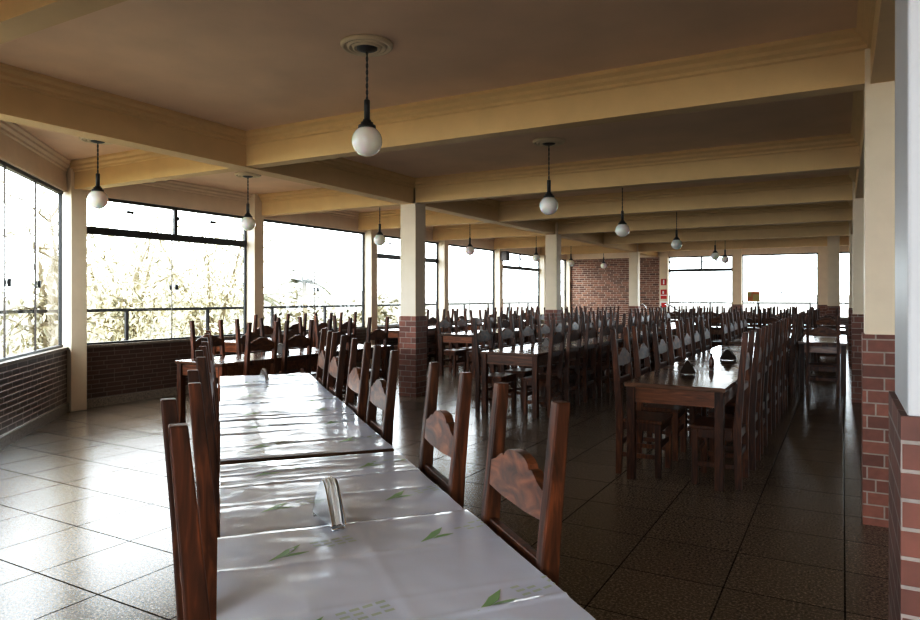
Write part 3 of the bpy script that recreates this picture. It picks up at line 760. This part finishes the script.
for k in range(61):
    a = math.radians(60 + 150 * k / 60); R = 120
    x, y = R * math.cos(a), R * math.sin(a)
    h = 1.0 + 3.0 * max(0, noise.noise((k * .16, 2.2, 0))) + 1.2 * noise.noise((k * .5, 7, 0))
    cur = (bm.verts.new((x, y, -14)), bm.verts.new((x * 1.1, y * 1.1, h)))
    if prev: bm.faces.new((prev[0], cur[0], cur[1], prev[1])).smooth = True
    prev = cur
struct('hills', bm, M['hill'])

def leaf(b, p, d, ln, wd, up):
    d = d.normalized(); s = d.cross(up)
    s = s.normalized() if s.length > 1e-3 else Vector((1, 0, 0))
    v = [b.verts.new(p), b.verts.new(p + d * ln * .5 + s * wd), b.verts.new(p + d * ln), b.verts.new(p + d * ln * .5 - s * wd)]
    b.faces.new(v)
def tree(x, y, h, spread, label, seed, n=5200, mat='leaf', droop=.6):
    rnd = random.Random(seed); z0 = gz(x, y) - .1
    t = thing('leafy_tree', label, 'tree', (x, y, z0), 0, 'trees beyond the terrace')
    b = bmesh.new(); tips = []
    fork = h * .5
    tube(b, [(0, 0, 0), (.1, .05, fork * .5), (.0, .1, fork)], [.2, .15, .12], 8)
    for k in range(9):
        a = 2 * PI * k / 9 + rnd.uniform(-.3, .3); r = spread * rnd.uniform(.5, 1); top = h * rnd.uniform(.72, 1.02)
        p0 = Vector((0, .1, fork * rnd.uniform(.8, 1))); p3 = Vector((r * math.cos(a), r * math.sin(a), top))
        p1 = p0.lerp(p3, .35) + Vector((0, 0, .3)); p2 = p0.lerp(p3, .7) + Vector((rnd.uniform(-.2, .2), rnd.uniform(-.2, .2), .35))
        tube(b, [p0, p1, p2, p3], [.075, .055, .035, .015], 6)
        for m in range(7):
            q = p1.lerp(p3, rnd.uniform(0, 1)); e = q + Vector((rnd.gauss(0, .6), rnd.gauss(0, .6), rnd.uniform(-.4, .7)))
            tube(b, [q, q.lerp(e, .5) + Vector((0, 0, .1)), e], [.022, .015, .006], 5); tips.append(e); tips.append(q)
    obj('trunk', b, M['bark'], t)
    b = bmesh.new()
    for k in range(n):
        c = rnd.choice(tips)
        p = c + Vector((rnd.gauss(0, .42), rnd.gauss(0, .42), rnd.gauss(-.15, .45)))
        d = Vector((rnd.gauss(0, .6), rnd.gauss(0, .6), -droop + rnd.gauss(0, .4)))
        leaf(b, p, d, rnd.uniform(.12, .26), rnd.uniform(.014, .032), Vector((rnd.gauss(0, 1), rnd.gauss(0, 1), rnd.gauss(0, 1))))
    obj('crown', b, M[mat], t)
def palm(x, y, h, label, seed):
    rnd = random.Random(seed); z0 = gz(x, y) - .1
    t = thing('palm_tree', label, 'tree', (x, y, z0), 0, 'palms beyond the terrace')
    b = bmesh.new(); tube(b, [(0, 0, 0), (.1, 0, h * .4), (.05, .1, h * .8), (0, .1, h)], [.16, .13, .11, .1], 10); obj('trunk', b, M['bark'], t)
    b = bmesh.new()
    for k in range(18):
        a = 2 * PI * k / 18 + rnd.uniform(-.2, .2); el = rnd.uniform(.1, 1.2); L = rnd.uniform(1.2, 1.8)
        pts = []
        for i in range(9):
            s = i / 8
            pts.append(Vector((math.cos(a) * L * s * math.cos(el), math.sin(a) * L * s * math.cos(el), h + L * s * math.sin(el) - .9 * s * s)))
        tube(b, pts, .012, 4)
        for i in range(1, 9):
            for q in range(3):
                p = pts[i - 1].lerp(pts[i], q / 3); f = pts[i] - pts[i - 1]; sd = f.cross(Vector((0, 0, 1))).normalized()
                for s in (-1, 1): leaf(b, p, sd * s + f.normalized() * .5 + Vector((0, 0, -.4)), .42 * (1.1 - i / 10), .04, Vector((0, 0, 1)))
    obj('crown', b, M['leaf2'], t)
def bush(x, y, r, h, label, seed, n=1500):
    rnd = random.Random(seed); z0 = gz(x, y) - .1
    t = thing('bush', label, 'bush', (x, y, z0), 0, 'bushes on the slope below the terrace')
    b = bmesh.new()
    for k in range(6): tube(b, [(0, 0, 0), (rnd.gauss(0, r * .3), rnd.gauss(0, r * .3), h * .7)], [.05, .015], 5)
    obj('stem', b, M['bark'], t)
    b = bmesh.new()
    for k in range(n):
        u = Vector((rnd.gauss(0, 1), rnd.gauss(0, 1), rnd.gauss(0, 1))).normalized() * rnd.uniform(.55, 1) ** .5
        p = Vector((u.x * r, u.y * r, h * .5 + u.z * h * .5))
        leaf(b, p, Vector((rnd.gauss(0, 1), rnd.gauss(0, 1), rnd.gauss(0, .6))), rnd.uniform(.2, .4), rnd.uniform(.04, .09), Vector((rnd.gauss(0, 1), rnd.gauss(0, 1), 1)))
    obj('foliage', b, M['leaf3'], t)
tree(-18.0, 15.2, 8.6, 2.5, 'large pale drooping tree outside the first long window, right half', 11, 6500)
tree(-15.4, 10.3, 7.6, 1.4, 'pale drooping tree outside the first long window, left half', 12, 5000)
tree(-11.4, 6.4, 6.9, .4, 'slim pale tree at the edge of the slanted window', 13, 1500)
tree(-24.5, 16.5, 8.4, 3.0, 'pale tree further back seen between the two near trees', 15, 3000)
palm(-20.6, 22.4, 6.9, 'palm tree outside the second long window, the taller one', 21)
palm(-20.9, 20.0, 6.2, 'palm tree outside the second long window, the shorter one', 22)
bsp = [(-16.2, 21.5, 1.7, 5.0), (-24.5, 26.5, 2.4, 5.9), (-17.2, 18.2, 1.5, 4.6), (-12.0, 2.2, 1.1, 4.9), (-11.2, -.6, 1.2, 5.0), (-12.2, 11.6, 1.2, 4.4), (-13.4, 14.4, 1.2, 4.5), (-20.5, 29.5, 2.4, 5.4), (-28.5, 24.5, 2.3, 6.1), (-14.2, 17.6, 1.2, 4.3)]
spots = ['below the far side of the second window', 'beside the palms', 'between palms and big tree', 'outside the slanted window, inner one', 'outside the slanted window, outer one', 'under the left tree of the first window', 'under the big tree of the first window', 'far off beyond the second window', 'far off behind the palms', 'close to the railing before the palms']
for i, (x, y, r, h) in enumerate(bsp):
    bush(x, y, r, h + (0.2 if i in (5, 6) else 1.0), 'pale bleached bush ' + spots[i], 40 + i)

# ---------------------------------------------------------------- light, camera
w = bpy.data.worlds.new('overcast_sky'); SC.world = w; w.use_nodes = True
bg = w.node_tree.nodes['Background']
bg.inputs[0].default_value = (0.87, 0.945, 1.0, 1); bg.inputs[1].default_value = 9.0

cam = bpy.data.cameras.new('camera'); co = bpy.data.objects.new('camera', cam); COL.objects.link(co)
co.location = (0, 0, 1.40); co.rotation_euler = (PI / 2, 0, math.radians(29.5))
cam.sensor_width = 36; cam.lens = 676 * 36 / 920; cam.shift_y = -13 / 920; cam.clip_start = .05; cam.clip_end = 500
SC.camera = co
SC.view_settings.view_transform = 'Standard'
SC.view_settings.look = 'None'
SC.view_settings.exposure = 0.12
SC.view_settings.use_curve_mapping = True
cmap = SC.view_settings.curve_mapping
cv = cmap.curves[3]
for p in ((0.12, 0.075), (0.32, 0.30), (0.62, 0.70)):
    cv.points.new(*p)
cmap.update()
SC.cycles.use_denoising = True
SC.cycles.max_bounces = 9; SC.cycles.diffuse_bounces = 5; SC.cycles.glossy_bounces = 4; SC.cycles.transparent_max_bounces = 16
SC.cycles.sample_clamp_indirect = 8.0
